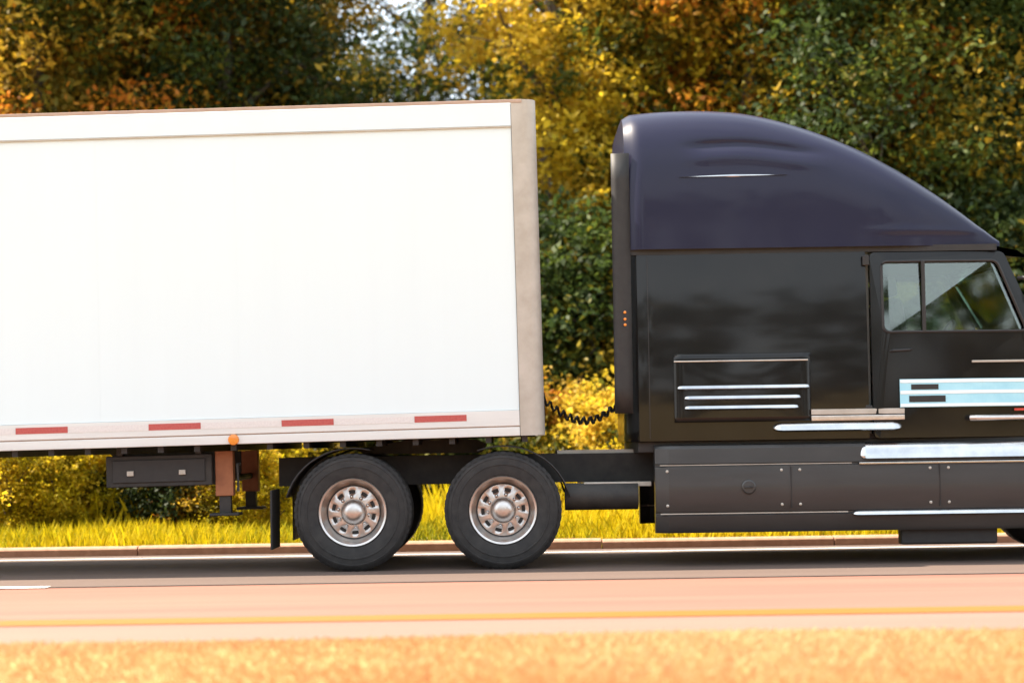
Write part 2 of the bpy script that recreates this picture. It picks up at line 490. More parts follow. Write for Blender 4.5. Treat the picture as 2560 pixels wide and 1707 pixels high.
# roof fairing -----------------------------------------------------
RP = [(1.02, 4.03), (1.08, 4.07), (1.35, 4.095), (1.75, 4.10), (2.1, 4.075), (2.45, 3.995), (2.8, 3.875), (3.15, 3.72), (3.53, 3.50),
      (3.91, 3.245), (4.2, 3.01), (4.36, 2.86)]
def interp(tab, x):
    if x <= tab[0][0]: return tab[0][1]
    for (a, b), (c, d) in zip(tab, tab[1:]):
        if x <= c:
            t = (x - a) / (c - a)
            return b + (d - b) * t
    return tab[-1][1]
def roof_top(x):
    return sum(interp(RP, x + d) for d in (-0.12, -0.06, 0, 0.06, 0.12)) / 5 if 1.25 < x < 4.2 else interp(RP, x)
BASE = 2.79
def half_w(x):
    return 1.245 - 0.05 * (1 - sm(1.02, 1.16, x)) - 0.20 * sm(3.2, 4.5, x) ** 1.3
def roof_pt(x, t):
    """t 0 near base .. 1 far base"""
    a = PI * t
    H = roof_top(x) - BASE; w = half_w(x)
    n = 2 / 6.5
    c, s = math.cos(a), math.sin(a)
    y = -math.copysign(abs(c) ** n, c) * w
    z = BASE + H * abs(s) ** (2 / 4.4)
    # sculpted slash recess and raised ledge on each flank
    side = 1 if y < 0 else -1
    wx = sm(1.45, 1.8, x) * (1 - sm(2.45, 2.95, x))
    zc = 3.70 - 0.09 * sm(2.0, 2.9, x) + 0.02 * sm(1.4, 2.0, x)
    y += side * 0.026 * wx * math.exp(-((z - zc) / 0.040) ** 2) * min(1, abs(c) * 3)
    y -= side * 0.012 * wx * math.exp(-((z - zc + 0.12) / 0.05) ** 2) * min(1, abs(c) * 3)
    # broad hollow behind the front shoulder
    y += side * 0.008 * math.exp(-((x - 2.75) / 0.40) ** 2) * math.exp(-((z - 3.05) / 0.35) ** 2)
    # lower lip line
    y -= side * 0.006 * math.exp(-((z - 2.93) / 0.03) ** 2) * sm(3.0, 3.5, x)
    return (x, YC + y, z)
NX, NT = 96, 130
p = P()
# finer steps of t along the flanks
ts = []
for k in range(NT + 1):
    u = k / NT
    ts.append(u)
rows = []
for i in range(NX + 1):
    x = 1.02 + (4.36 - 1.02) * i / NX
    # parameterise the flanks by height for even sampling
    row = []
    H = roof_top(x) - BASE
    for u in [j / 60 for j in range(61)]:
        s = min(1, (u * 1.0)) ** 1
        zfrac = u
        if u < 0.8:
            a = math.asin(min(1, (u / 0.8 * 0.93)) ** 1.8)
        else:
            a0 = math.asin(0.93 ** 1.8); a = a0 + (PI / 2 - a0) * (u - 0.8) / 0.2
        row.append(a / PI)
    full = row + [1 - t for t in reversed(row[:-1])]
    rows.append([roof_pt(x, t) for t in full])
p.grid(rows)
p.add(rows[0], [tuple(range(len(rows[0])))])
p.add(rows[-1], [tuple(range(len(rows[-1])))])
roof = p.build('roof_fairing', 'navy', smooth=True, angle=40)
# bright strip added to draw the specular highlight along the flank edge
def flank_y(x, z):
    lo, hi = 0.001, 0.5
    for _ in range(40):
        m = (lo + hi) / 2
        if roof_pt(x, m)[2] < z: lo = m
        else: hi = m
    return roof_pt(x, lo)[1]
p = P()
rows = []
for i in range(25):
    x = 1.50 + 0.95 * i / 24
    e = 0.012 * (1 - abs(i - 12) / 12.5) + 0.002
    zc = 3.425 + 0.008 * (i / 24)
    y = flank_y(x, zc)
    rows.append([(x, y + 0.01, zc - e), (x, y - 0.008, zc - e * 0.6), (x, y - 0.014, zc), (x, y - 0.008, zc + e), (x, y + 0.01, zc + e)])
p.grid(rows)
p.sub('roof_highlight_strip', 'chrome', roof, smooth=True)
# row of small cab marker lamps on the roof front
for k in range(5):
    yy = YC + (k - 2) * 0.38
    x0 = 3.55
    t = math.acos(max(-1, min(1, -(yy - YC) / half_w(x0)))) / PI
    p = P()
    zz = roof_top(x0) - 0.02 - 0.02 * abs(k - 2)
    p.lathe([(0.05, -0.03), (0.045, 0.0), (0.03, 0.02), (0.0, 0.03)], 10, c=(0, 0, 0))
    o = p.sub('marker_lamp', 'amber_lens', roof, smooth=True)
    o.rotation_euler = (R(90), 0, 0); o.location = (x0, yy, zz)

# seam gasket under the roof fairing
p = P(); p.box(1.06, 4.30, YC - 1.19, YC + 1.19, 2.745, 2.80)
p.build('roof_gasket', 'black')

# sleeper body ------------------------------------------------------
def flank_panel(x0, x1, z0, z1, yo, bulge=0.015, depth=0.10, nx=14, nz=14, lean=0.0):
    """slightly bulged body panel on both flanks would share nothing, so one call makes one side (near)"""
    rows = []
    for i in range(nx + 1):
        u = i / nx
        rows.append([(x0 + (x1 - x0) * u, yo - bulge * (1 - (2 * u - 1) ** 2) * (1 - (2 * v - 1) ** 2) + lean * v * v, z0 + (z1 - z0) * v)
                     for v in [k / nz for k in range(nz + 1)]])
    return rows
def loft_body(name, x0, x1, zb, zt, w0, w1, mat, rear_round=0.0, nz=20, lean=0.03, bulge=0.02):
    """closed body, cross-section in y with softly bulged flanks"""
    p = P()
    rows = []
    n = 30
    for i in range(n + 1):
        u = i / n; x = x0 + (x1 - x0) * u
        w = w0 + (w1 - w0) * u
        if rear_round:
            d = max(0, 1 - (x - x0) / rear_round)
            w -= rear_round * (1 - math.sqrt(max(0, 1 - d * d)))
        row = []
        for k in range(nz + 1):
            v = k / nz
            row.append((x, YC - w - bulge * (1 - (2 * v - 1) ** 2) + lean * v ** 2, zb + (zt - zb) * v))
        for k in range(nz, -1, -1):
            v = k / nz
            row.append((x, YC + w + bulge * (1 - (2 * v - 1) ** 2) - lean * v ** 2, zb + (zt - zb) * v))
        rows.append(row)
    m = len(rows[0])
    vs_ = [q for r in rows for q in r]; fs = []
    for i in range(n):
        for k in range(m):
            a = i * m + k; b = i * m + (k + 1) % m
            fs.append((a, b, b + m, a + m))
    fs.append(tuple(range(m))); fs.append(tuple(n * m + k for k in range(m - 1, -1, -1)))
    p.add(vs_, fs)
    return p.build(name, mat, smooth=True, angle=40)
sleeper = loft_body('sleeper_body', 1.04, 3.13, 1.10, 2.745, 1.215, 1.225, 'cab_dark_reflect', rear_round=0.09)
# luggage hatch, its seam and chrome vents
def flank_at(z, zb=1.10, zt=2.745, w=1.22, bulge=0.02, lean=0.03):
    v = (z - zb) / (zt - zb)
    return YC - w - bulge * (1 - (2 * v - 1) ** 2) + lean * v * v
p = P(); p.grid(flank_panel(1.42, 2.62, 1.26, 1.86, flank_at(1.55) - 0.006, 0.006))
hatch = p.build('luggage_hatch', 'cab_dark_reflect', smooth=True, solid=0.012)
p = P(); p.box(1.42, 2.60, flank_at(1.85) - 0.022, flank_at(1.85) + 0.01, 1.790, 1.803)
p.sub('hatch_trim', 'alu', hatch, bevel=0.003)
for k, (zc, xa, xb, hh) in enumerate([(1.560, 1.44, 2.62, 0.020), (1.470, 1.50, 2.54, 0.020), (1.383, 1.50, 2.52, 0.020)]):
    p = P()
    y = flank_at(zc) - 0.012
    poly = [(y + 0.02, zc - hh), (y - 0.012, zc - hh), (y - 0.028, zc - hh * 0.2), (y - 0.018, zc + hh), (y + 0.02, zc + hh + 0.006)]
    p.bar_yz(poly, xa, xb, 0.05)
    p.build('vent_louvre', 'chrome', smooth=True, angle=50)
for xs_ in (1.20, 2.86):
    p = P(); p.grid([[(xs_, flank_at(z) - 0.001, z), (xs_ + 0.006, flank_at(z) - 0.001, z)] for z in [1.12 + 1.60 * k / 12 for k in range(13)]])
    p.sub('panel_seam', 'black', sleeper)
for zz in (1.30, 2.62):
    p = P(); p.box(3.10, 3.16, 0.052, 0.085, zz, zz + 0.09); p.build('door_hinge', 'black', bevel=0.008)
# dark vertical grab bars behind the sleeper, air lines
for k, (yy, mt) in enumerate([(1.0, 'black'), (1.15, 'black'), (1.3, 'black')]):
    pts = []
    for i in range(60):
        t = i / 59
        pts.append((1.04 - 0.75 * t, yy + 0.035 * math.cos(i * 1.3), 1.50 - 0.20 * math.sin(PI * t) + 0.035 * math.sin(i * 1.3)))
    p = P(); p.tube(pts, 0.010, 5); p.build('air_line', mt, smooth=True)
# side extender: dark rubber edge that closes part of the gap
p = P()
p.grid([[(1.06, 0.10, z), (0.95, 0.105, z), (0.90, 0.115, z)] for z in [1.35 + 2.3 * i / 10 for i in range(11)]])
p.build('gap_extender', 'black', solid=0.02, smooth=True)
for zz in (2.13, 2.18, 2.24):
    p = P(); p.lathe([(0.014, 0.0), (0.012, -0.012), (0, -0.016)], 10, c=(1.0, 0.09, zz))
    p.build('marker_lamp', 'amber_lens', smooth=True)

# cab with doors -------------------------------------------------------
def plate(name, outer, hole, y, mat, thick, parent=None, yfun=None):
    bm = bmesh.new()
    es = []
    for loop in [outer] + ([hole] if hole else []):
        vs_ = [bm.verts.new((x, yfun(x, z) if yfun else y, z)) for x, z in loop]
        for i in range(len(vs_)):
            es.append(bm.edges.new((vs_[i], vs_[(i + 1) % len(vs_)])))
    bmesh.ops.triangle_fill(bm, use_beauty=True, use_dissolve=False, edges=es, normal=(0, 1, 0))
    p = P()
    bm.verts.index_update()
    p.add([v.co[:] for v in bm.verts], [[v.index for v in f.verts] for f in bm.faces])
    bm.free()
    if parent:
        return p.sub(name, mat, parent, solid=thick)
    return p.build(name, mat, solid=thick)
def round_poly(pts, r=0.05, n=5):
    out = []
    m = len(pts)
    for i in range(m):
        a, b, c = Vector(pts[i - 1]), Vector(pts[i]), Vector(pts[(i + 1) % m])
        u = (a - b).normalized(); w = (c - b).normalized()
        rr = min(r, (a - b).length * 0.45, (c - b).length * 0.45)
        p0 = b + u * rr; p1 = b + w * rr
        for k in range(n + 1):
            t = k / n
            q = p0 * (1 - t) ** 2 + b * 2 * t * (1 - t) + p1 * t * t
            out.append((q.x, q.y))
    return out
door_out = round_poly([(3.17, 1.10), (4.70, 1.10), (4.78, 1.95), (4.66, 2.06), (4.36, 2.735), (3.17, 2.735)], 0.05)
door_win = round_poly([(3.27, 2.03), (4.56, 2.03), (4.30, 2.655), (3.27, 2.655)], 0.06)
def mirror_y(side, yv):
    return yv if side < 0 else 2 * YC - yv
for side in (-1, 1):
    def dy(x, z, side=side):
        v = (z - 1.10) / 1.645
        yv = YC - 1.225 - 0.012 * (1 - (2 * v - 1) ** 2) + 0.05 * v * v + 0.13 * sm(4.0, 4.8, x)
        return mirror_y(side, yv)
    d = plate('door', door_out, door_win, 0, 'cab_dark_reflect', 0.05, yfun=dy)
    plate('window_glass', [(x, z) for x, z in door_win], None, 0, 'glass', 0.006, parent=d, yfun=dy)
    # black rubber frame as a tube round the opening
    p = P(); pts = [(x, dy(x, z) + side * 0.027, z) for x, z in door_win]
    p.tube(pts + [pts[0], pts[1]], 0.013, 6)
    p.sub('window_seal', 'black', d, smooth=True)
    p = P(); p.box(3.62, 3.65, min(dy(3.6, 2.3), dy(3.6, 2.3) + side * 0.03), max(dy(3.6, 2.3), dy(3.6, 2.3) + side * 0.03), 2.03, 2.655)
    p.sub('window_divider', 'black', d)
    hx = 3.32
    p = P(); yh = dy(hx, 1.80)
    p.tube([(hx, yh, 1.86), (hx + 0.03, yh + side * 0.045, 1.865), (hx + 0.17, yh + side * 0.045, 1.87), (hx + 0.2, yh, 1.875)], 0.012, 8)
    p.sub('door_handle', 'black', d, smooth=True)
    if side < 0:
        # pale blue and white decal bars, chrome pull and red reflector
        for nm, xa, xb, za, zb_, mt in [('decal_panel', 3.40, 4.66, 1.366, 1.612, 'decal_blue')] + [
                ('decal_stripe', 3.405, 4.655, 1.580, 1.607, 'decal_white'), ('decal_stripe', 3.405, 4.655, 1.482, 1.510, 'decal_white'), ('decal_stripe', 3.405, 4.655, 1.371, 1.396, 'decal_white'),
                ('decal_block', 3.50, 3.74, 1.520, 1.566, 'black'), ('decal_block', 3.48, 3.80, 1.410, 1.466, 'black')]:
            dd = 0.0275 if nm == 'decal_panel' else 0.0305
            pp = P()
            pp.grid([[(x, dy(x, z) - dd, z) for z in (za, zb_)] for x in [xa + (xb - xa) * i / 12 for i in range(13)]])
            pp.sub(nm, mt, d, solid=0.002)
        pp = P(); pp.tube([(x, dy(x, 1.265) - 0.045 + (0.03 if x in (4.02, 4.66) else 0), 1.265) for x in (4.02, 4.06, 4.3, 4.62, 4.66)], 0.026, 10)
        pp.sub('grab_bar', 'alu', d, smooth=True)
        pp = P(); pp.box(4.42, 4.60, dy(4.5, 1.34) - 0.045, dy(4.5, 1.34) - 0.02, 1.325, 1.345)
        pp.sub('reflector', 'red_lens', d)
        pp = P(); pp.box(4.05, 4.66, dy(4.3, 1.78) - 0.034, dy(4.3, 1.78) - 0.01, 1.752, 1.772)
        pp.sub('belt_trim', 'alu_dull', d, bevel=0.004)
# cab floor, rear bulkhead, roof header, dash, windscreen
p = P(); p.box(3.14, 4.85, YC - 1.12, YC + 1.12, 1.06, 1.14); p.build('cab_floor', 'black')
p = P(); p.box(3.135, 3.165, YC - 1.14, YC + 1.14, 1.14, 2.745); p.build('cab_bulkhead', 'interior')
p = P(); p.box(3.165, 4.32, YC - 1.10, YC + 1.10, 2.70, 2.742); p.build('headliner', 'interior')
p = P()
p.prism_xz([(4.20, 1.14), (4.95, 1.14), (4.95, 1.98), (4.62, 2.02), (4.30, 1.94), (4.22, 1.7)], YC - 1.02, YC + 1.02)
p.build('dashboard', 'black', bevel=0.02)
p = P()
p.grid([[(4.80 - 0.42 * v - 0.10 * (abs(u) ** 2), YC + u * (1.06 - 0.04 * v), 2.03 + 0.69 * v) for v in (0, 0.25, 0.5, 0.75, 1)] for u in [k / 8 for k in range(-8, 9)]])
p.build('windscreen', 'glass', smooth=True, solid=0.006)
p = P()
p.grid([[(x, YC + u * (1.10 + 0.01), z - 0.05 * abs(u) ** 3) for (x, z) in ((4.28, 2.84), (4.50, 2.80), (4.58, 2.74), (4.565, 2.73), (4.28, 2.76))] for u in [k / 10 for k in range(-10, 11)]])
p.build('sun_visor', 'navy', smooth=True, angle=30)
# seats and steering wheel
for yy in (YC - 0.62, YC + 0.62):
    s_root = empty('seat', (3.72 - 1.5, yy - YC, 1.14), tractor)
    m = MB(); m.box(-0.22, 0.28, -0.25, 0.25, 0.45, 0.60); m.build('cushion', 'seat', s_root, bevel=0.05, seg=3)
    m = MB(); m.prism_xz([(-0.24, 0.55), (-0.10, 0.55), (-0.20, 1.22), (-0.32, 1.22)], -0.24, 0.24); m.build('backrest', 'seat', s_root, bevel=0.05, seg=3)
    m = MB(); m.prism_xz([(-0.31, 1.24), (-0.21, 1.24), (-0.235, 1.42), (-0.32, 1.42)], -0.13, 0.13); m.build('headrest', 'seat', s_root, bevel=0.04, seg=3)
    m = MB(); m.box(-0.15, 0.2, -0.18, 0.18, 0, 0.45); m.build('pedestal', 'black', s_root, bevel=0.02)
m = P()
pts = []
for k in range(26):
    a = 2 * PI * k / 24
    pts.append((4.18 + 0.10 * math.sin(a), YC + 0.62 + 0.23 * math.cos(a), 2.02 + 0.205 * math.sin(a)))
m.tube(pts, 0.016, 6)
m.tube([(4.35, YC + 0.62, 1.86), (4.18, YC + 0.62, 2.02)], 0.03, 8)
m.build('steering_wheel', 'black', smooth=True)
# hood, grille, bumper, headlamps (beyond the right edge of the picture)
def hood_pt(x, t):
    a = PI * t
    top = 2.02 - 0.05 * sm(4.8, 5.6, x) - 0.42 * sm(5.4, 6.62, x) ** 1.4
    w = 1.12 - 0.06 * sm(4.8, 6.0, x) - 0.22 * sm(6.0, 6.65, x)
    c, s = math.cos(a), math.sin(a)
    y = -math.copysign(abs(c) ** 0.5, c) * w
    return (x, YC + y, 1.0 + (top - 1.0) * abs(s) ** 0.55)
p = P()
rows = [[hood_pt(4.76 + 1.89 * i / 24, j / 40) for j in range(41)] for i in range(25)]
p.grid(rows); p.add(rows[-1], [tuple(range(41))]); p.add(rows[0], [tuple(range(41))])
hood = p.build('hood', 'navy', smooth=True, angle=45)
p = P(); p.box(6.64, 6.67, YC - 0.55, YC + 0.55, 0.95, 1.52); gr = p.build('grille', 'black', bevel=0.02)
for k in range(6):
    p = P(); p.box(6.665, 6.68, YC - 0.5, YC + 0.5, 1.0 + 0.085 * k, 1.03 + 0.085 * k); p.sub('grille_bar', 'chrome', gr, bevel=0.004)
p = P()
p.grid([[(6.68 - 0.45 * abs(u) ** 3, YC + u * 1.22, z) for z in (0.32, 0.45, 0.75, 0.92)] for u in [k / 12 for k in range(-12, 13)]])
p.build('bumper', 'navy', smooth=True, solid=0.05)
for sgn in (-1, 1):
    p = P(); p.box(6.2, 6.52, YC + sgn * 0.98 - 0.1, YC + sgn * 0.98 + 0.1, 1.0, 1.22); p.build('headlamp', 'clear_lens', bevel=0.05, seg=3)
    # wheel arch
    p = P()
    rows = []
    for k in range(17):
        a = PI * k / 16
        rows.append([(5.22 + 0.66 * math.cos(a), YC + sgn * yv, 0.56 + 0.62 * math.sin(a)) for yv in (0.80, 1.14, 1.24, 1.255)])
    p.grid(rows); p.build('fender', 'navy', smooth=True, solid=0.02)
    # side mirror on two arms
    ym = YC + sgn * 1.46
    p = P(); p.prism_xz(round_poly([(4.92, 1.95), (5.08, 1.95), (5.06, 2.55), (4.92, 2.55)], 0.05), ym - 0.13, ym + 0.13)
    mr = p.build('mirror', 'black', bevel=0.03, seg=3)
    for q0, q1 in (((4.72, YC + sgn * 1.08, 2.02), (4.98, ym, 2.02)), ((4.5, YC + sgn * 1.10, 2.5), (4.98, ym, 2.5))):
        p = P(); p.tube([q0, q1], 0.018, 8); p.sub('mirror_arm', 'black', mr, smooth=True)
    p = P(); p.box(4.912, 4.921, ym - 0.105, ym + 0.105, 2.0, 2.5); p.sub('mirror_glass', 'chrome', mr)

# black sill between cab and fairing, polished step box
p = P(); p.box(1.10, 4.80, YC - 1.13, YC + 1.13, 1.00, 1.10); p.build('cab_sill', 'black', bevel=0.01)
p = P()
p.bar_yz([(0.085, 1.165), (0.035, 1.165), (0.020, 1.18), (0.030, 1.215), (0.046, 1.240), (0.085, 1.25)], 2.28, 3.42, 0.09)
p.build('step_trim', 'chrome', smooth=True, angle=50)
p = P(); p.box(2.62, 3.44, 0.045, 0.09, 1.258, 1.305); s1 = p.build('side_trim_panel', 'alu', bevel=0.006)
p = P(); p.box(2.62, 3.44, 0.050, 0.09, 1.312, 1.360); p.sub('trim_band', 'alu_dull', s1, bevel=0.004)

# side fairing over the fuel tank, both flanks -----------------------------
FP = [(0.16, 1.065), (0.045, 1.055), (0.020, 1.03), (0.012, 0.90), (0.028, 0.893), (0.028, 0.882), (0.000, 0.872), (-0.012, 0.70), (-0.005, 0.56),
      (0.015, 0.478), (0.032, 0.470), (0.032, 0.455), (0.022, 0.445), (0.040, 0.32), (0.055, 0.295), (0.16, 0.29)]
for sgn in (-1, 1):
    def fy(v):
        return v if sgn < 0 else 2 * YC - v
    p = P()
    rows = []
    for i in range(31):
        u = i / 30
        x = 1.24 + 3.42 * u
        inset = 0.07 * max(0, 1 - (x - 1.24) / 0.12) ** 2
        rows.append([(x, fy(y + inset + 0.0), z) for y, z in FP])
    p.grid(rows)
    p.add(rows[0], [tuple(range(len(FP)))]); p.add(rows[-1], [tuple(range(len(FP)))])
    f = p.build('side_fairing', 'fairing', smooth=True, angle=25)
    p = P()
    p.bar_yz([(fy(y), z) for y, z in [(0.07, 0.915), (-0.012, 0.915), (-0.022, 0.925), (-0.014, 0.955), (-0.003, 0.990), (0.014, 1.025), (0.04, 1.053), (0.07, 1.062)]], 3.02, 4.62, 0.07)
    p.sub('step_plate', 'chrome', f, smooth=True, angle=50)
    p = P(); p.box(3.02, 4.62, min(fy(-0.02), fy(0.03)), max(fy(-0.02), fy(0.03)), 0.874, 0.892)
    p.sub('step_edge', 'chrome', f, bevel=0.003)
    p = P(); p.bar_yz([(fy(y), z) for y, z in [(0.04, 0.425), (-0.015, 0.425), (-0.03, 0.435), (-0.018, 0.455), (-0.004, 0.472), (0.04, 0.474)]], 2.95, 4.60, 0.07)
    p.sub('lower_step', 'chrome', f, smooth=True, angle=50)
    p = P(); p.box(1.28, 2.96, min(fy(0.022), fy(0.04)), max(fy(0.022), fy(0.04)), 0.883, 0.891)
    p.sub('fairing_trim', 'alu_dull', f)
    p = P(); p.box(1.28, 2.92, min(fy(0.026), fy(0.05)), max(fy(0.026), fy(0.05)), 0.458, 0.468)
    p.sub('fairing_trim', 'alu_dull', f)
    for xs_ in (2.42, 3.72):
        p = P(); p.box(xs_, xs_ + 0.006, min(fy(-0.016), fy(0.05)), max(fy(-0.016), fy(0.05)), 0.50, 0.865)
        p.sub('panel_joint', 'black', f)
for xs_ in (1.34, 2.34, 2.50, 3.64, 3.80, 4.52):
    for zs_ in (0.535, 0.835):
        p = P(); p.lathe([(0.013, 0.02), (0.013, -0.003), (0.008, -0.007), (0.0, -0.008)], 10, c=(xs_, -0.002 if zs_ > 0.6 else -0.004, zs_))
        p.build('fairing_bolt', 'alu_dull', smooth=True)
p = P(); p.lathe([(0.062, 0.02), (0.062, -0.016), (0.052, -0.024), (0.0, -0.026)], 24, c=(2.05, -0.006, 0.69))
fc = p.build('fuel_cap', 'fairing', smooth=True)
p = P(); p.box(2.01, 2.09, -0.040, -0.028, 0.682, 0.698); p.sub('cap_grip', 'black', fc, bevel=0.003)
p = P(); p.box(3.40, 4.25, 0.14, 0.30, 0.16, 0.33); p.build('lower_guard', 'black', bevel=0.02)
p = P(); p.tube([(1.35, YC, 0.55), (3.2, YC, 0.55)], 0.30, 20); p.build('fuel_tank', 'alu_dull', smooth=True)

# chassis -------------------------------------------------------------------
for sgn in (-1, 1):
    y0 = YC + sgn * 0.43
    p = P(); p.box(-2.15, 6.3, y0 - 0.04, y0 + 0.04, 0.74, 1.00); p.build('frame_rail', 'chassis')
    p = P(); p.box(0.62, 1.22, 0.30 if sgn < 0 else 2.2, 0.40 if sgn < 0 else 2.3, 0.705, 0.745); p.build('bracket_bar', 'alu_dull', bevel=0.004)
for x in (-2.1, -0.75, 0.55, 2.0, 4.0):
    p = P(); p.box(x - 0.05, x + 0.05, YC - 0.39, YC + 0.39, 0.78, 0.97); p.build('cross_member', 'chassis')
for x in (-1.42, -0.10):
    p = P(); p.tube([(x, 0.42, 0.515), (x, 2.18, 0.515)], 0.075, 12); p.lathe([(0.0, -0.2), (0.16, -0.17), (0.21, 0), (0.16, 0.17), (0, 0.2)], 20, c=(x, YC, 0.515))
    p.build('axle', 'chassis', smooth=True)
    for sgn in (-1, 1):
        p = P(); p.lathe([(0.0, -0.0), (0.12, 0.0), (0.13, 0.05), (0.11, 0.12), (0.13, 0.2), (0.0, 0.2)], 18); o = p.build('air_spring', 'rubber', smooth=True)
        o.rotation_euler = (R(90), 0, 0); o.location = (x - 0.3, YC + sgn * 0.43, 0.54)
# quarter fenders: dark flat guards over the drive wheels
for sgn in (-1, 1):
    yy0, yy1 = (0.08, 0.70) if sgn < 0 else (1.90, 2.52)
    p = P()
    rows = []
    for k in range(13):
        a = PI * (0.06 + 0.56 * k / 12)
        rows.append([(-0.10 + 0.60 * math.cos(a), y, 0.515 + 0.565 * math.sin(a)) for y in (yy0, yy1)])
    p.grid(rows); p.build('mud_guard', 'black', smooth=True, solid=0.012)
    p = P()
    rows = []
    for k in range(13):
        a = PI * (0.42 + 0.50 * k / 12)
        rows.append([(-1.42 + 0.60 * math.cos(a), y, 0.515 + 0.565 * math.sin(a)) for y in (yy0, yy1)])
    p.grid(rows); p.build('mud_guard', 'black', smooth=True, solid=0.012)
    p = P(); p.box(-2.145, -2.13, yy0, yy1, 0.20, 0.72); p.build('mud_flap', 'rubber')
p = P()
p.prism_xz(round_poly([(-1.35, 1.02), (-0.30, 1.02), (-0.25, 1.10), (-0.35, 1.145), (-1.0, 1.145), (-1.45, 1.06)], 0.02), YC - 0.46, YC + 0.46)
p.build('fifth_wheel', 'chassis')
p = P(); p.box(0.40, 1.10, YC - 0.42, YC + 0.42, 1.0, 1.03); p.build('deck_plate', 'alu_dull')
p = P(); p.tube([(0.45, 0.34, 0.62), (1.10, 0.34, 0.62)], 0.12, 16); p.build('air_tank', 'chassis', smooth=True)

def pw(x, y, z):
    return (x - 1.5, y - YC, z)
w0 = make_wheel(tractor, pw(-0.10, 0.05, 0.516))
w0.rotation_euler = (0, R(11), 0)
w1 = copy_tree(w0, tractor); w1.location = pw(-1.42, 0.05, 0.516); w1.rotation_euler = (0, R(29), 0)
for x in (-0.10, -1.42):
    w = copy_tree(w0, tractor); w.location = pw(x, 2.55, 0.516); w.rotation_euler = (0, 0, PI)
    for yy, rz in ((0.36, 0), (2.24, PI)):       # inner duals
        i = empty('wheel', pw(x, yy, 0.516), tractor); i.rotation_euler = (0, 0, rz)
        for ch in w0.children:
            if ch.name.startswith(('tyre', 'tread_blocks')):
                c = ch.copy(); COL.objects.link(c); c.parent = i
wf = make_wheel(tractor, pw(5.22, 0.10, 0.516), front=True)
w = copy_tree(wf, tractor); w.location = pw(5.22, 2.50, 0.516); w.rotation_euler = (0, 0, PI)
p = P(); p.tube([(5.22, 0.35, 0.515), (5.22, 2.25, 0.515)], 0.06, 12); p.build('axle', 'chassis', smooth=True)

# ------------------------------------------------------------------ trailer
TX0, TX1 = -13.4, 0.28
TZ0, TZ1 = 1.155, 4.12
KP = Vector((-0.75, YC, 1.15))
trailer = tag(empty('box_trailer', KP), 'long white box trailer with red and white reflective tape along its lower rail', 'trailer')
trailer.rotation_euler = (0, R(-0.85), 0)
class T(MB):
    def build(self, name, mat, parent=None, **k):
        o = MB.build(self, name, mat, parent or trailer, **k)
        if not parent:
            o.matrix_parent_inverse = Matrix.Translation(-KP)
        return o
Y0, Y1 = 0.0, 2.60
PW_ = (0.06 - TX0) / 11
sp = None
for side in (0, 1):
    for k in range(11):
        if sp is None:
            m = T(); m.box(0, PW_ - 0.0007, 0, 0.03, 0, 2.50)
            sp = m.build('side_panel', 'trailer_white'); o = sp
        else:
            o = sp.copy(); COL.objects.link(o)
        o.location = (TX0 + PW_ * k, Y0 + 0.012 if side == 0 else Y1 - 0.042, 1.382)
for side in (0, 1):
    ya, yb = (Y0, Y0 + 0.05) if side == 0 else (Y1 - 0.05, Y1)
    sg = -1 if side == 0 else 1
    ym = ya if side == 0 else yb
    m = T(); m.box(TX0, 0.06, ya, yb, 3.885, 4.085); tr = m.build('top_rail', 'trailer_top', bevel=0.004)
    m = T(); m.box(TX0, 0.16, min(ym, ym + sg * 0.006), max(ym, ym + sg * 0.006) , 4.088, 4.118); m.build('roof_edge', 'roof_trim', bevel=0.004)
    m = T(); m.box(TX0, 0.06, min(ym - sg * 0.02, ym + sg * 0.004), max(ym - sg * 0.02, ym + sg * 0.004), 3.872, 3.884); m.build('rub_strip', 'alu_dull')
    m = T(); m.box(TX0 + 0.05, 0.055, (Y0 + 0.0135) if side == 0 else (Y1 - 0.040), (Y0 + 0.040) if side == 0 else (Y1 - 0.0135), 1.39, 3.87); m.build('inner_skin', 'trailer_white')
    # bottom rail: two extruded bands with a groove between
    m = T(); m.box(TX0, 0.06, ya, yb, 1.243, 1.380); m.build('bottom_rail', 'trailer_rail', bevel=0.004)
    m = T(); m.box(TX0, 0.06, ya + (0.012 if side == 0 else 0), yb - (0 if side == 0 else 0.012), 1.233, 1.243); m.build('rail_groove', 'roof_trim')
    m = T(); m.box(TX0, 0.06, ya, yb, 1.155, 1.233); m.build('bottom_rail', 'trailer_rail', bevel=0.006)
    # conspicuity tape
    tp = {}
    x = -0.405
    k = 0
    while x > TX0 + 0.3:
        red = k % 2 == 0
        L = 0.46 if red else 0.705
        if red in tp:
            o = tp[red].copy(); COL.objects.link(o)
        else:
            m = T(); m.box(-L + 0.004, 0, min(0, sg * 0.0025), max(0, sg * 0.0025), 0, 0.055)
            o = m.build('tape_segment', 'red_tape' if red else 'white_tape'); tp[red] = o
        o.location = (x, ym, 1.297)
        x -= L; k += 1
    # rounded aluminium front corner
    m = T()
    pts = []
    for j in range(9):
        a = PI / 2 * j / 8
        pts.append((0.06 + 0.10 + 0.12 * math.sin(a), (Y0 + 0.12 - 0.12 * math.cos(a)) if side == 0 else (Y1 - 0.12 + 0.12 * math.cos(a))))
    pts = [(0.063, pts[0][1])] + pts
    m.grid([[(x_, y_, z_) for (x_, y_) in pts] for z_ in (1.156, 4.117)])
    m.build('corner_post', 'alu_dull', smooth=True)
m = T(); m.box(0.24, 0.275, 0.12, 2.48, 1.155, 4.11); fw = m.build('front_wall', 'trailer_white')
m = T(); m.box(0.275, 0.30, 0.9, 1.7, 1.30, 1.55); m.build('connector_box', 'black', bevel=0.01)
m = T(); m.box(TX0, 0.22, 0.03, 2.57, 4.075, 4.10); m.build('roof', 'trailer_white')
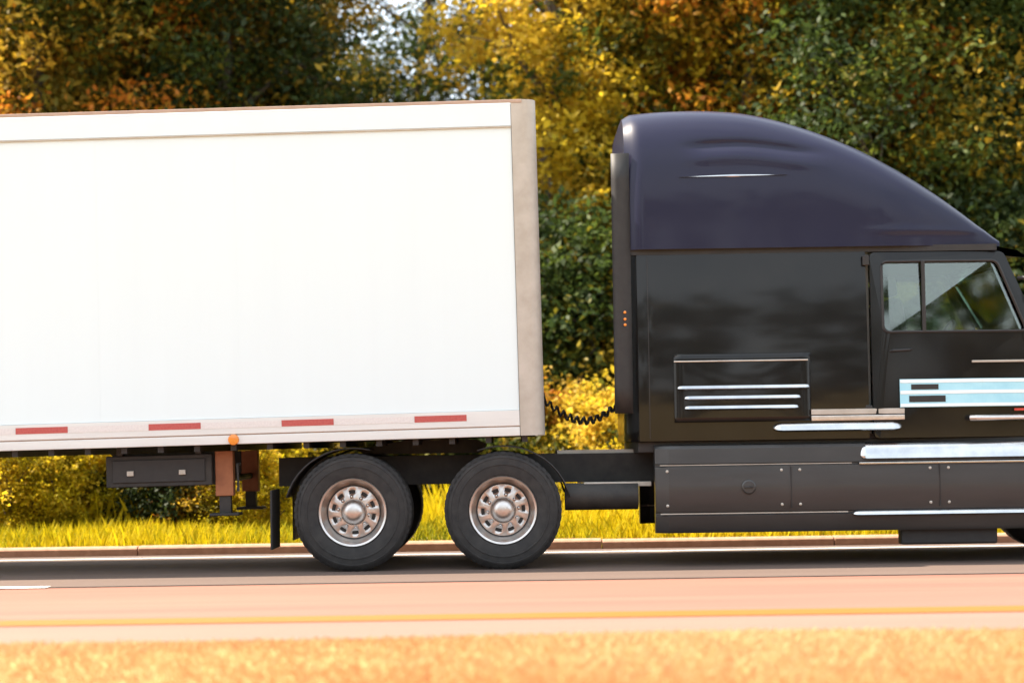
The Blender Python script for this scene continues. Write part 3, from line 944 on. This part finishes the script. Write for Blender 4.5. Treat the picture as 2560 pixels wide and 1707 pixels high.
m = T(); m.box(TX0, TX0 + 0.04, 0.03, 2.57, 1.2, 4.07); rd = m.build('rear_doors', 'trailer_white')
m = T(); m.box(TX0 + 0.05, 0.22, 0.055, 2.545, 1.20, 1.23); m.build('floor', 'chassis')
cm = None
for k in range(42):
    if cm is None:
        m = T(); m.box(-0.025, 0.025, 0.055, 2.545, 1.10, 1.197); cm = m.build('cross_member', 'chassis'); o = cm
    else:
        o = cm.copy(); COL.objects.link(o)
    o.location = (0.1 - 0.32 * k, 0, 0)
m = T(); m.box(-1.7, 0.2, YC - 0.6, YC + 0.6, 1.148, 1.16); m.build('coupler_plate', 'chassis')
# landing gear
for yy in (0.36, 2.14):
    m = T(); m.box(-2.66, -2.50, yy - 0.07, yy + 0.07, 0.70, 1.10)
    lg = m.build('landing_leg', 'rust', bevel=0.008)
    m = T(); m.box(-2.63, -2.53, yy - 0.05, yy + 0.05, 0.55, 0.70)
    MB.build(m, 'inner_tube', 'chassis', lg)
    m = T(); m.box(-2.71, -2.45, yy - 0.13, yy + 0.13, 0.525, 0.55)
    MB.build(m, 'foot_plate', 'chassis', lg, bevel=0.006)
    m = T(); m.prism_xz([(-3.60, 1.10), (-2.66, 1.10), (-2.66, 0.80), (-3.42, 0.92)], yy - 0.02, yy + 0.02)
    MB.build(m, 'gusset', 'chassis', lg)
m = T(); m.box(-3.62, -2.68, 0.24, 0.33, 0.80, 1.08); tb = m.build('tool_box', 'chassis', bevel=0.012)
m = T(); m.box(-3.56, -2.74, 0.225, 0.239, 0.84, 1.04); MB.build(m, 'lid', 'black', tb, bevel=0.006)
for xx in (-3.40, -2.94):
    m = T(); m.box(xx - 0.03, xx + 0.03, 0.205, 0.2245, 0.90, 0.945); MB.build(m, 'latch', 'alu_dull', tb, bevel=0.005)
for xx in (-3.5, -2.8):
    m = T(); m.box(xx - 0.025, xx + 0.025, 0.25, 0.32, 1.08, 1.155); m.build('hanger_strap', 'chassis')
m = T(); m.tube([(-2.58, 0.43, 0.85), (-2.58, 2.07, 0.85)], 0.03, 8); m.build('cross_brace', 'chassis', smooth=True)
m = T(); m.tube([(-2.44, 0.30, 0.98), (-2.44, 0.16, 0.98), (-2.44, 0.16, 0.74)], 0.014, 8); m.build('crank_handle', 'chassis', smooth=True)
m = T(); m.lathe([(0.05, 0.0), (0.045, -0.02), (0.0, -0.028)], 14, c=(-2.45, 0.0, 1.195)); m.build('side_marker_lamp', 'amber_lens', smooth=True)
# rear bogie
for xw in (-10.6, -11.9):
    dz = (xw - KP.x) * math.sin(R(0.85))
    for yy, rz in ((0.03, 0), (2.57, PI)):
        w = copy_tree(w0, trailer); w.location = (xw - KP.x, yy - KP.y, 0.516 - KP.z - dz); w.rotation_euler = (0, R(20) if rz == 0 else 0, rz)
    m = T(); m.tube([(xw, 0.3, 0.516 - dz), (xw, 2.3, 0.516 - dz)], 0.07, 10); m.build('axle', 'chassis', smooth=True)
for yy in (0.75, 1.75):
    m = T(); m.box(-12.6, -9.6, yy, yy + 0.1, 0.95, 1.10); m.build('slider_rail', 'chassis')

# ------------------------------------------------------------------ trees
rng = np.random.default_rng(11)

def tubes_np(segs, n=6):
    """segs: list of (p0, p1, r0, r1) -> MB"""
    m = MB()
    for a, b, r0, r1 in segs:
        mid = (Vector(a) + Vector(b)) / 2 + Vector((rng.normal(0, 1), rng.normal(0, 1), rng.normal(0, 0.4))) * (Vector(b) - Vector(a)).length * 0.05
        m.tube([a, mid, b], [r0, (r0 + r1) / 2, r1], n, caps=False)
    return m

def leaves_at(centers, tones, nleaf, spread, size, flat=0.75):
    """rhombic leaves scattered round clump centres"""
    k = len(centers)
    cnt = np.full(k, nleaf)
    c = np.repeat(np.asarray(centers), cnt, axis=0)
    t = np.repeat(np.asarray(tones), cnt)
    N = len(c)
    # twiggy: pull leaves towards a few sub-centres
    sub = np.repeat(rng.normal(0, 1, (k * 7, 3)), int(math.ceil(nleaf / 7)), axis=0).reshape(k, -1, 3)[:, :nleaf].reshape(-1, 3)
    off = (sub * 0.80 + rng.normal(0, 0.42, (N, 3))) * spread
    off[:, 2] *= flat
    p = c + off
    nrm = rng.normal(0, 1, (N, 3)); nrm[:, 2] = np.abs(nrm[:, 2]) + 0.35
    nrm /= np.linalg.norm(nrm, axis=1, keepdims=True)
    a = rng.normal(0, 1, (N, 3))
    u = np.cross(nrm, a); u /= np.linalg.norm(u, axis=1, keepdims=True)
    w = np.cross(nrm, u)
    s = size * rng.uniform(0.55, 1.0, (N, 1)) * (1 + 0.9 * rng.uniform(0, 1, (N, 1)) ** 4)
    droop = np.array([0, 0, -1.0]) * s * 0.25
    q = np.empty((N, 4, 3))
    q[:, 0] = p - u * s
    q[:, 1] = p + w * s * 0.55 + u * s * 0.1
    q[:, 2] = p + u * s + droop
    q[:, 3] = p - w * s * 0.55 + u * s * 0.1
    tone = np.clip(t + rng.normal(0, 0.08, N), 0, 1)
    return q.reshape(-1, 3), tone

def tree_variant(seed, height, crown_lo, radius, nclump, nleaf, leaf, trunk_r, lean=0.0):
    global rng
    rng = np.random.default_rng(seed)
    segs = []
    top = np.array([lean * height, rng.normal(0, 0.3), height * 0.93])
    tp = [np.array([0, 0, -0.3])]
    nseg = 8
    for i in range(1, nseg + 1):
        u = i / nseg
        tp.append(np.array([lean * height * u + rng.normal(0, 0.09), rng.normal(0, 0.09), -0.3 + (top[2] + 0.3) * u]))
    def tpos(z):
        f = min(nseg - 1e-3, max(0, (z + 0.3) / (top[2] + 0.3) * nseg)); i = int(f)
        return tp[i] + (tp[i + 1] - tp[i]) * (f - i)
    for i in range(nseg):
        u0, u1 = i / nseg, (i + 1) / nseg
        segs.append((tp[i], tp[i + 1], trunk_r * (1 - u0) ** 0.8 + 0.015 + (0.05 if i == 0 else 0), trunk_r * (1 - u1) ** 0.8 + 0.015))
    cen = []
    ph = rng.uniform(0, 6.28, 4)
    while len(cen) < nclump:
        a = rng.uniform(0, 2 * PI); v = rng.uniform(0, 1)
        z = crown_lo + (height - crown_lo) * v
        prof = (math.sin(PI * min(1, v * 0.92 + 0.10)) ** 0.65)
        rr = radius * prof * (0.80 + 0.25 * math.sin(2 * a + ph[0] + v * 4) + 0.15 * math.sin(3 * a + ph[1] - v * 7))
        r = rr * math.sqrt(rng.uniform(0.12, 1.0))
        b = tpos(z)
        cen.append(np.array([b[0] + r * math.cos(a), b[1] + r * math.sin(a), z + rng.normal(0, 0.15)]))
    cen = np.array(cen)
    # limbs to clump groups
    k = max(9, nclump // 10)
    picks = cen[rng.choice(len(cen), k, replace=False)]
    for q in picks:
        b = tpos(max(crown_lo * 0.8, q[2] - 0.5 * math.hypot(q[0], q[1]) - 0.3))
        hd = np.linalg.norm(q - b)
        segs.append((b, q, 0.022 * hd + 0.018, 0.014))
        d2 = np.linalg.norm(cen - q, axis=1)
        for j in np.argsort(d2)[1:7]:
            mid = b + (q - b) * rng.uniform(0.55, 0.9)
            segs.append((mid, cen[j], 0.016, 0.006))
    tones = np.clip(0.5 + 0.32 * rng.normal(0, 1, len(cen)) + 0.10 * (cen[:, 2] - cen[:, 2].mean()) / height, 0.03, 0.97)
    lv, tn = leaves_at(cen, tones, nleaf, radius * 0.155 + 0.10, leaf)
    return tubes_np(segs), lv, tn

VAR = []
for i, (sd, hgt, lo, rad, nc, nl, lf, tr) in enumerate([
        (21, 11.5, 1.6, 2.7, 175, 400, 0.060, 0.17), (22, 12.5, 2.0, 2.5, 165, 400, 0.058, 0.19),
        (23, 10.5, 1.2, 3.0, 190, 400, 0.062, 0.16), (24, 13.0, 1.6, 2.8, 185, 400, 0.060, 0.20),
        (25, 12.0, 1.6, 2.0, 118, 310, 0.056, 0.15), (26, 12.0, 1.4, 1.75, 110, 400, 0.060, 0.14)]):
    VAR.append(tree_variant(sd, hgt, lo, rad, nc, nl, lf, tr))
SHRUB = []
for sd, hgt, rad, nc, nl in [(31, 1.9, 1.05, 60, 170), (32, 2.5, 1.2, 75, 170), (33, 1.3, 0.9, 45, 170)]:
    SHRUB.append(tree_variant(sd, hgt, 0.15, rad, int(nc * 1.1), int(nl * 1.5), 0.042, 0.035))
cache = {}
def px2x(px, y):
    return (px - 1176) * (y - CAM_Y) / 4716.0
def place(kind, var, mat, x, y, label, cat, group, scale=1.0, rz=0.0, sz=None):
    src = VAR if kind == 'tree' else SHRUB
    names = ('trunk', 'crown') if kind == 'tree' else ('stem', 'foliage')
    nm = {'tree': 'broadleaf_tree', 'shrub': 'shrub'}[kind]
    root = tag(empty(nm, (x, y, ground_z(x, y))), label, cat, group)
    root.rotation_euler = (0, 0, rz); root.scale = (scale, scale, sz or scale)
    key = (kind, var)
    if key not in cache:
        tb, lv, tn = src[var]
        t = tb.build(names[0], 'bark', root, smooth=True)
        c = np_mesh(names[1], lv, 4, 'leaf_dark', tn, root)
        cache[key] = (t, c)
    else:
        t0, c0 = cache[key]
        t = t0.copy(); COL.objects.link(t); t.parent = root
        c = c0.copy(); COL.objects.link(c); c.parent = root
    c.material_slots[0].link = 'OBJECT'
    c.material_slots[0].material = M[mat]
    return root

TG = 'trees of the wood behind the truck'
trees = [
    # px, y, variant, material, scale, label
    (-170, 14.0, 1, 'leaf_gold', 1.0, 'golden olive tree at the far left edge, behind the rear of the trailer'),
    (90, 13.0, 0, 'leaf_gold', 1.0, 'golden orange-tinged tree above the left end of the white trailer'),
    (400, 14.5, 2, 'leaf_gold', 1.02, 'golden brown tree above the trailer, second broad crown from the left'),
    (520, 13.5, 3, 'leaf_dark', 0.90, 'dark green tree left of the bright sky gap above the trailer'),
    (850, 16.5, 1, 'leaf_dark', 0.55, 'short dark green tree below the bright sky gap above the trailer'),
    (1285, 13.5, 5, 'leaf_yellow', 1.02, 'bright yellow tree above the front end of the trailer'),
    (1530, 15.0, 2, 'leaf_yellow', 1.05, 'bright yellow tree behind the gap between trailer and cab'),
    (1740, 13.5, 1, 'leaf_orange', 0.98, 'yellow and orange tree above the rear of the navy cab roof'),
    (1900, 14.5, 3, 'leaf_orange', 1.0, 'orange-flecked olive tree above the slope of the cab roof'),
    (2120, 13.0, 2, 'leaf_green', 0.97, 'mid green tree beyond the front of the cab roof'),
    (2370, 14.0, 0, 'leaf_green', 1.05, 'green tree at the right edge of the picture'),
    (2600, 13.5, 1, 'leaf_dark', 1.0, 'dark green tree mostly cut off by the right edge, ahead of the truck'),
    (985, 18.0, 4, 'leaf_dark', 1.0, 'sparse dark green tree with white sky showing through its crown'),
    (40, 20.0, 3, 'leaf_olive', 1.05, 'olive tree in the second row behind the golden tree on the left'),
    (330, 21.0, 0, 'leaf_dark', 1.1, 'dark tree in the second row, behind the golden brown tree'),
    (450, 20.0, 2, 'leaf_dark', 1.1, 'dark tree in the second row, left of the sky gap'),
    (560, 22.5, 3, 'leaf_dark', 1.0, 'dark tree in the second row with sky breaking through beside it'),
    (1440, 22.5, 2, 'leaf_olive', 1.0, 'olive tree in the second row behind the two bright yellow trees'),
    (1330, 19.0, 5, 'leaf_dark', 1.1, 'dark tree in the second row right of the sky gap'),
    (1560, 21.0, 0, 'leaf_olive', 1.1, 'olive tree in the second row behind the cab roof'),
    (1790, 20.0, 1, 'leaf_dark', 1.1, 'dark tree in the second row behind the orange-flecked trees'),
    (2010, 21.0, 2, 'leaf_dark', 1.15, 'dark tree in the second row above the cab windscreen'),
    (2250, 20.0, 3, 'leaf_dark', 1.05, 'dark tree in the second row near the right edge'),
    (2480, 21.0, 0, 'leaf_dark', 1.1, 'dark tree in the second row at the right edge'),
]
troots = []
for i, (px, y, v, mt, s, lb) in enumerate(trees):
    troots.append(place('tree', v, mt, px2x(px, y), y, lb, 'tree', TG, s * 1.0, rz=i * 1.37))
shrubs = [
    (15, 5.6, 1, 'leaf_shrub', 0.55, 'bushy yellow shrub close to the kerb under the left end of the trailer'),
    (120, 5.9, 0, 'leaf_shrub', 0.62, 'rounded yellow shrub by the kerb left of the tool box'),
    (255, 6.3, 2, 'leaf_shrub', 0.66, 'low yellow shrub by the kerb below the tool box'),
    (375, 6.0, 2, 'leaf_dark', 0.72, 'low dark green shrub by the kerb below the tool box'),
    (470, 6.1, 2, 'leaf_gold', 0.66, 'low orange-gold shrub by the kerb below the landing legs'),
    (575, 5.7, 0, 'leaf_shrub', 0.50, 'small yellow shrub by the kerb beside the mud flap'),
    (1400, 5.9, 2, 'leaf_shrub', 0.55, 'small yellow shrub by the kerb below the air tank'),
    (-120, 7.4, 1, 'leaf_shrub', 0.8, 'yellow-green shrub at the left edge under the trailer'),
    (30, 7.0, 0, 'leaf_shrub', 0.92, 'bright yellow shrub under the left end of the trailer'),
    (170, 7.8, 1, 'leaf_shrub', 0.75, 'tall yellow shrub left of the trailer landing gear'),
    (290, 8.6, 2, 'leaf_olive', 1.0, 'olive shrub below the landing gear'),
    (390, 8.2, 0, 'leaf_dark', 0.72, 'dark green shrub right under the landing gear'),
    (500, 7.8, 2, 'leaf_gold', 0.95, 'orange-gold shrub right of the landing gear'),
    (595, 7.4, 0, 'leaf_shrub', 0.68, 'yellow shrub just left of the drive wheels'),
    (700, 11.0, 1, 'leaf_olive', 1.1, 'olive shrub behind the rear drive wheel'),
    (880, 11.0, 0, 'leaf_dark', 1.2, 'dark shrub behind the two drive wheels'),
    (1060, 11.5, 1, 'leaf_dark', 1.0, 'dark green shrub behind the front drive wheel'),
    (1260, 9.4, 2, 'leaf_gold', 0.95, 'golden shrub below the front corner of the trailer'),
    (1390, 9.0, 2, 'leaf_yellow', 0.95, 'low yellow shrub in the gap between trailer and cab'),
    (1470, 9.2, 2, 'leaf_shrub', 0.8, 'low yellow-green shrub right behind the rear of the side fairing'),
    (1345, 11.0, 1, 'leaf_green', 1.45, 'tall mid green shrub in the gap behind the sleeper'),
    (1235, 11.4, 1, 'leaf_dark', 1.5, 'tall dark green shrub behind the front corner of the trailer'),
    (2330, 11.0, 1, 'leaf_dark', 1.5, 'dark shrub beyond the cab door window'),
    (2480, 11.0, 1, 'leaf_dark', 1.6, 'dark shrub beyond the hood at the right edge'),
]
for i, (px, y, v, mt, s, lb) in enumerate(shrubs):
    place('shrub', v, mt, px2x(px, y), y, lb, 'shrub', 'shrubs on the verge behind the truck', s, rz=i * 2.1)

# understorey that reads as one mass between and behind the trunks
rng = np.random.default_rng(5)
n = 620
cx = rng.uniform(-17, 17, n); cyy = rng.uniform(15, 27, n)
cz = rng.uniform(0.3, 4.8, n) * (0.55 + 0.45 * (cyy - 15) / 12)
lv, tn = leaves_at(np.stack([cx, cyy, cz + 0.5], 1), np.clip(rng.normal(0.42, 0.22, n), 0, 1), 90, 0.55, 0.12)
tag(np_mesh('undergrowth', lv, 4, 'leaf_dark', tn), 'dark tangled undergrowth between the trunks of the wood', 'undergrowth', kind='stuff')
# the wood on the other side of the road, behind the camera: seen only as a reflection
n = 1100
cx = rng.uniform(-170, 170, n); cyy = rng.uniform(-82, -66, n)
cz = rng.uniform(0.0, 1.0, n) ** 0.8 * (13.0 + 2.5 * np.sin(cx * 0.11) + 1.5 * np.sin(cx * 0.37 + 1))
lv, tn = leaves_at(np.stack([cx, cyy, cz - 0.3], 1), np.clip(rng.normal(0.5, 0.25, n), 0, 1), 26, 1.5, 0.75)
tag(np_mesh('far_wood', lv, 4, 'leaf_dark', tn), 'dark wood across the road, mirrored in the cab paint', 'wood', kind='stuff')

# ------------------------------------------------------------------ grass
def grass(name, x0, x1, y0, y1, n, h0, h1, wd, mat, label, dens=None, seed=3, bend=0.5, ygrad=0.0, patchy=False, noise=0.15, base=0.1):
    rng = np.random.default_rng(seed)
    x = rng.uniform(x0, x1, n); y = y0 + (y1 - y0) * rng.uniform(0, 1, n)
    # patches
    pt = 0.5 + 0.25 * np.sin(x * 1.1 + 0.6 * np.sin(y * 1.3)) + 0.25 * np.sin(x * 0.37 + y * 0.9 + 2) + rng.normal(0, 0.12, n)
    gz = np.array([ground_z(a, b) for a, b in zip(x, y)]) - 0.01
    if patchy:
        keep = pt > 0.62
        x, y, pt, gz = x[keep], y[keep], pt[keep], gz[keep]; n = len(x)
    h = rng.uniform(h0, h1, n) * (0.55 + 0.7 * np.clip(pt, 0, 1))
    a = rng.uniform(0, 2 * PI, n)
    dx, dyy = np.cos(a), np.sin(a)
    lean = rng.uniform(0.1, bend, n) * h
    b = np.stack([x, y, gz], 1)
    side = np.stack([-dyy, dx, np.zeros(n)], 1) * (wd * rng.uniform(0.6, 1.3, n))[:, None]
    mid = b + np.stack([dx * lean * 0.35, dyy * lean * 0.35, h * 0.6], 1)
    tip = b + np.stack([dx * lean, dyy * lean, h], 1)
    q = np.empty((n, 4, 3))
    q[:, 0] = b - side; q[:, 1] = b + side; q[:, 2] = mid + side * 0.7; q[:, 3] = tip
    tone = np.clip(pt * 0.8 + rng.normal(base, noise, n) + ygrad * (y - y0) / (y1 - y0), 0, 1)
    return tag(np_mesh(name, q.reshape(-1, 3), 4, mat, tone), label, 'grass', kind='stuff')
grass('verge_grass', -13, 13, 3.48, 9.5, 170000, 0.07, 0.30, 0.0045, 'grass_far', 'sunlit yellow-green grass on the far verge behind the truck')
grass('median_grass', -8.5, 8.5, -11.5, -6.30, 320000, 0.015, 0.055, 0.0024, 'grass_near', 'dry straw-coloured grass along the near edge of the road', seed=9, bend=1.2, ygrad=0.8, noise=0.08, base=-0.58)
grass('tall_weeds', -13, 13, 5.6, 9.2, 34000, 0.20, 0.60, 0.0055, 'grass_far', 'tall bright yellow weeds at the foot of the wood', seed=14, bend=0.4, patchy=True)
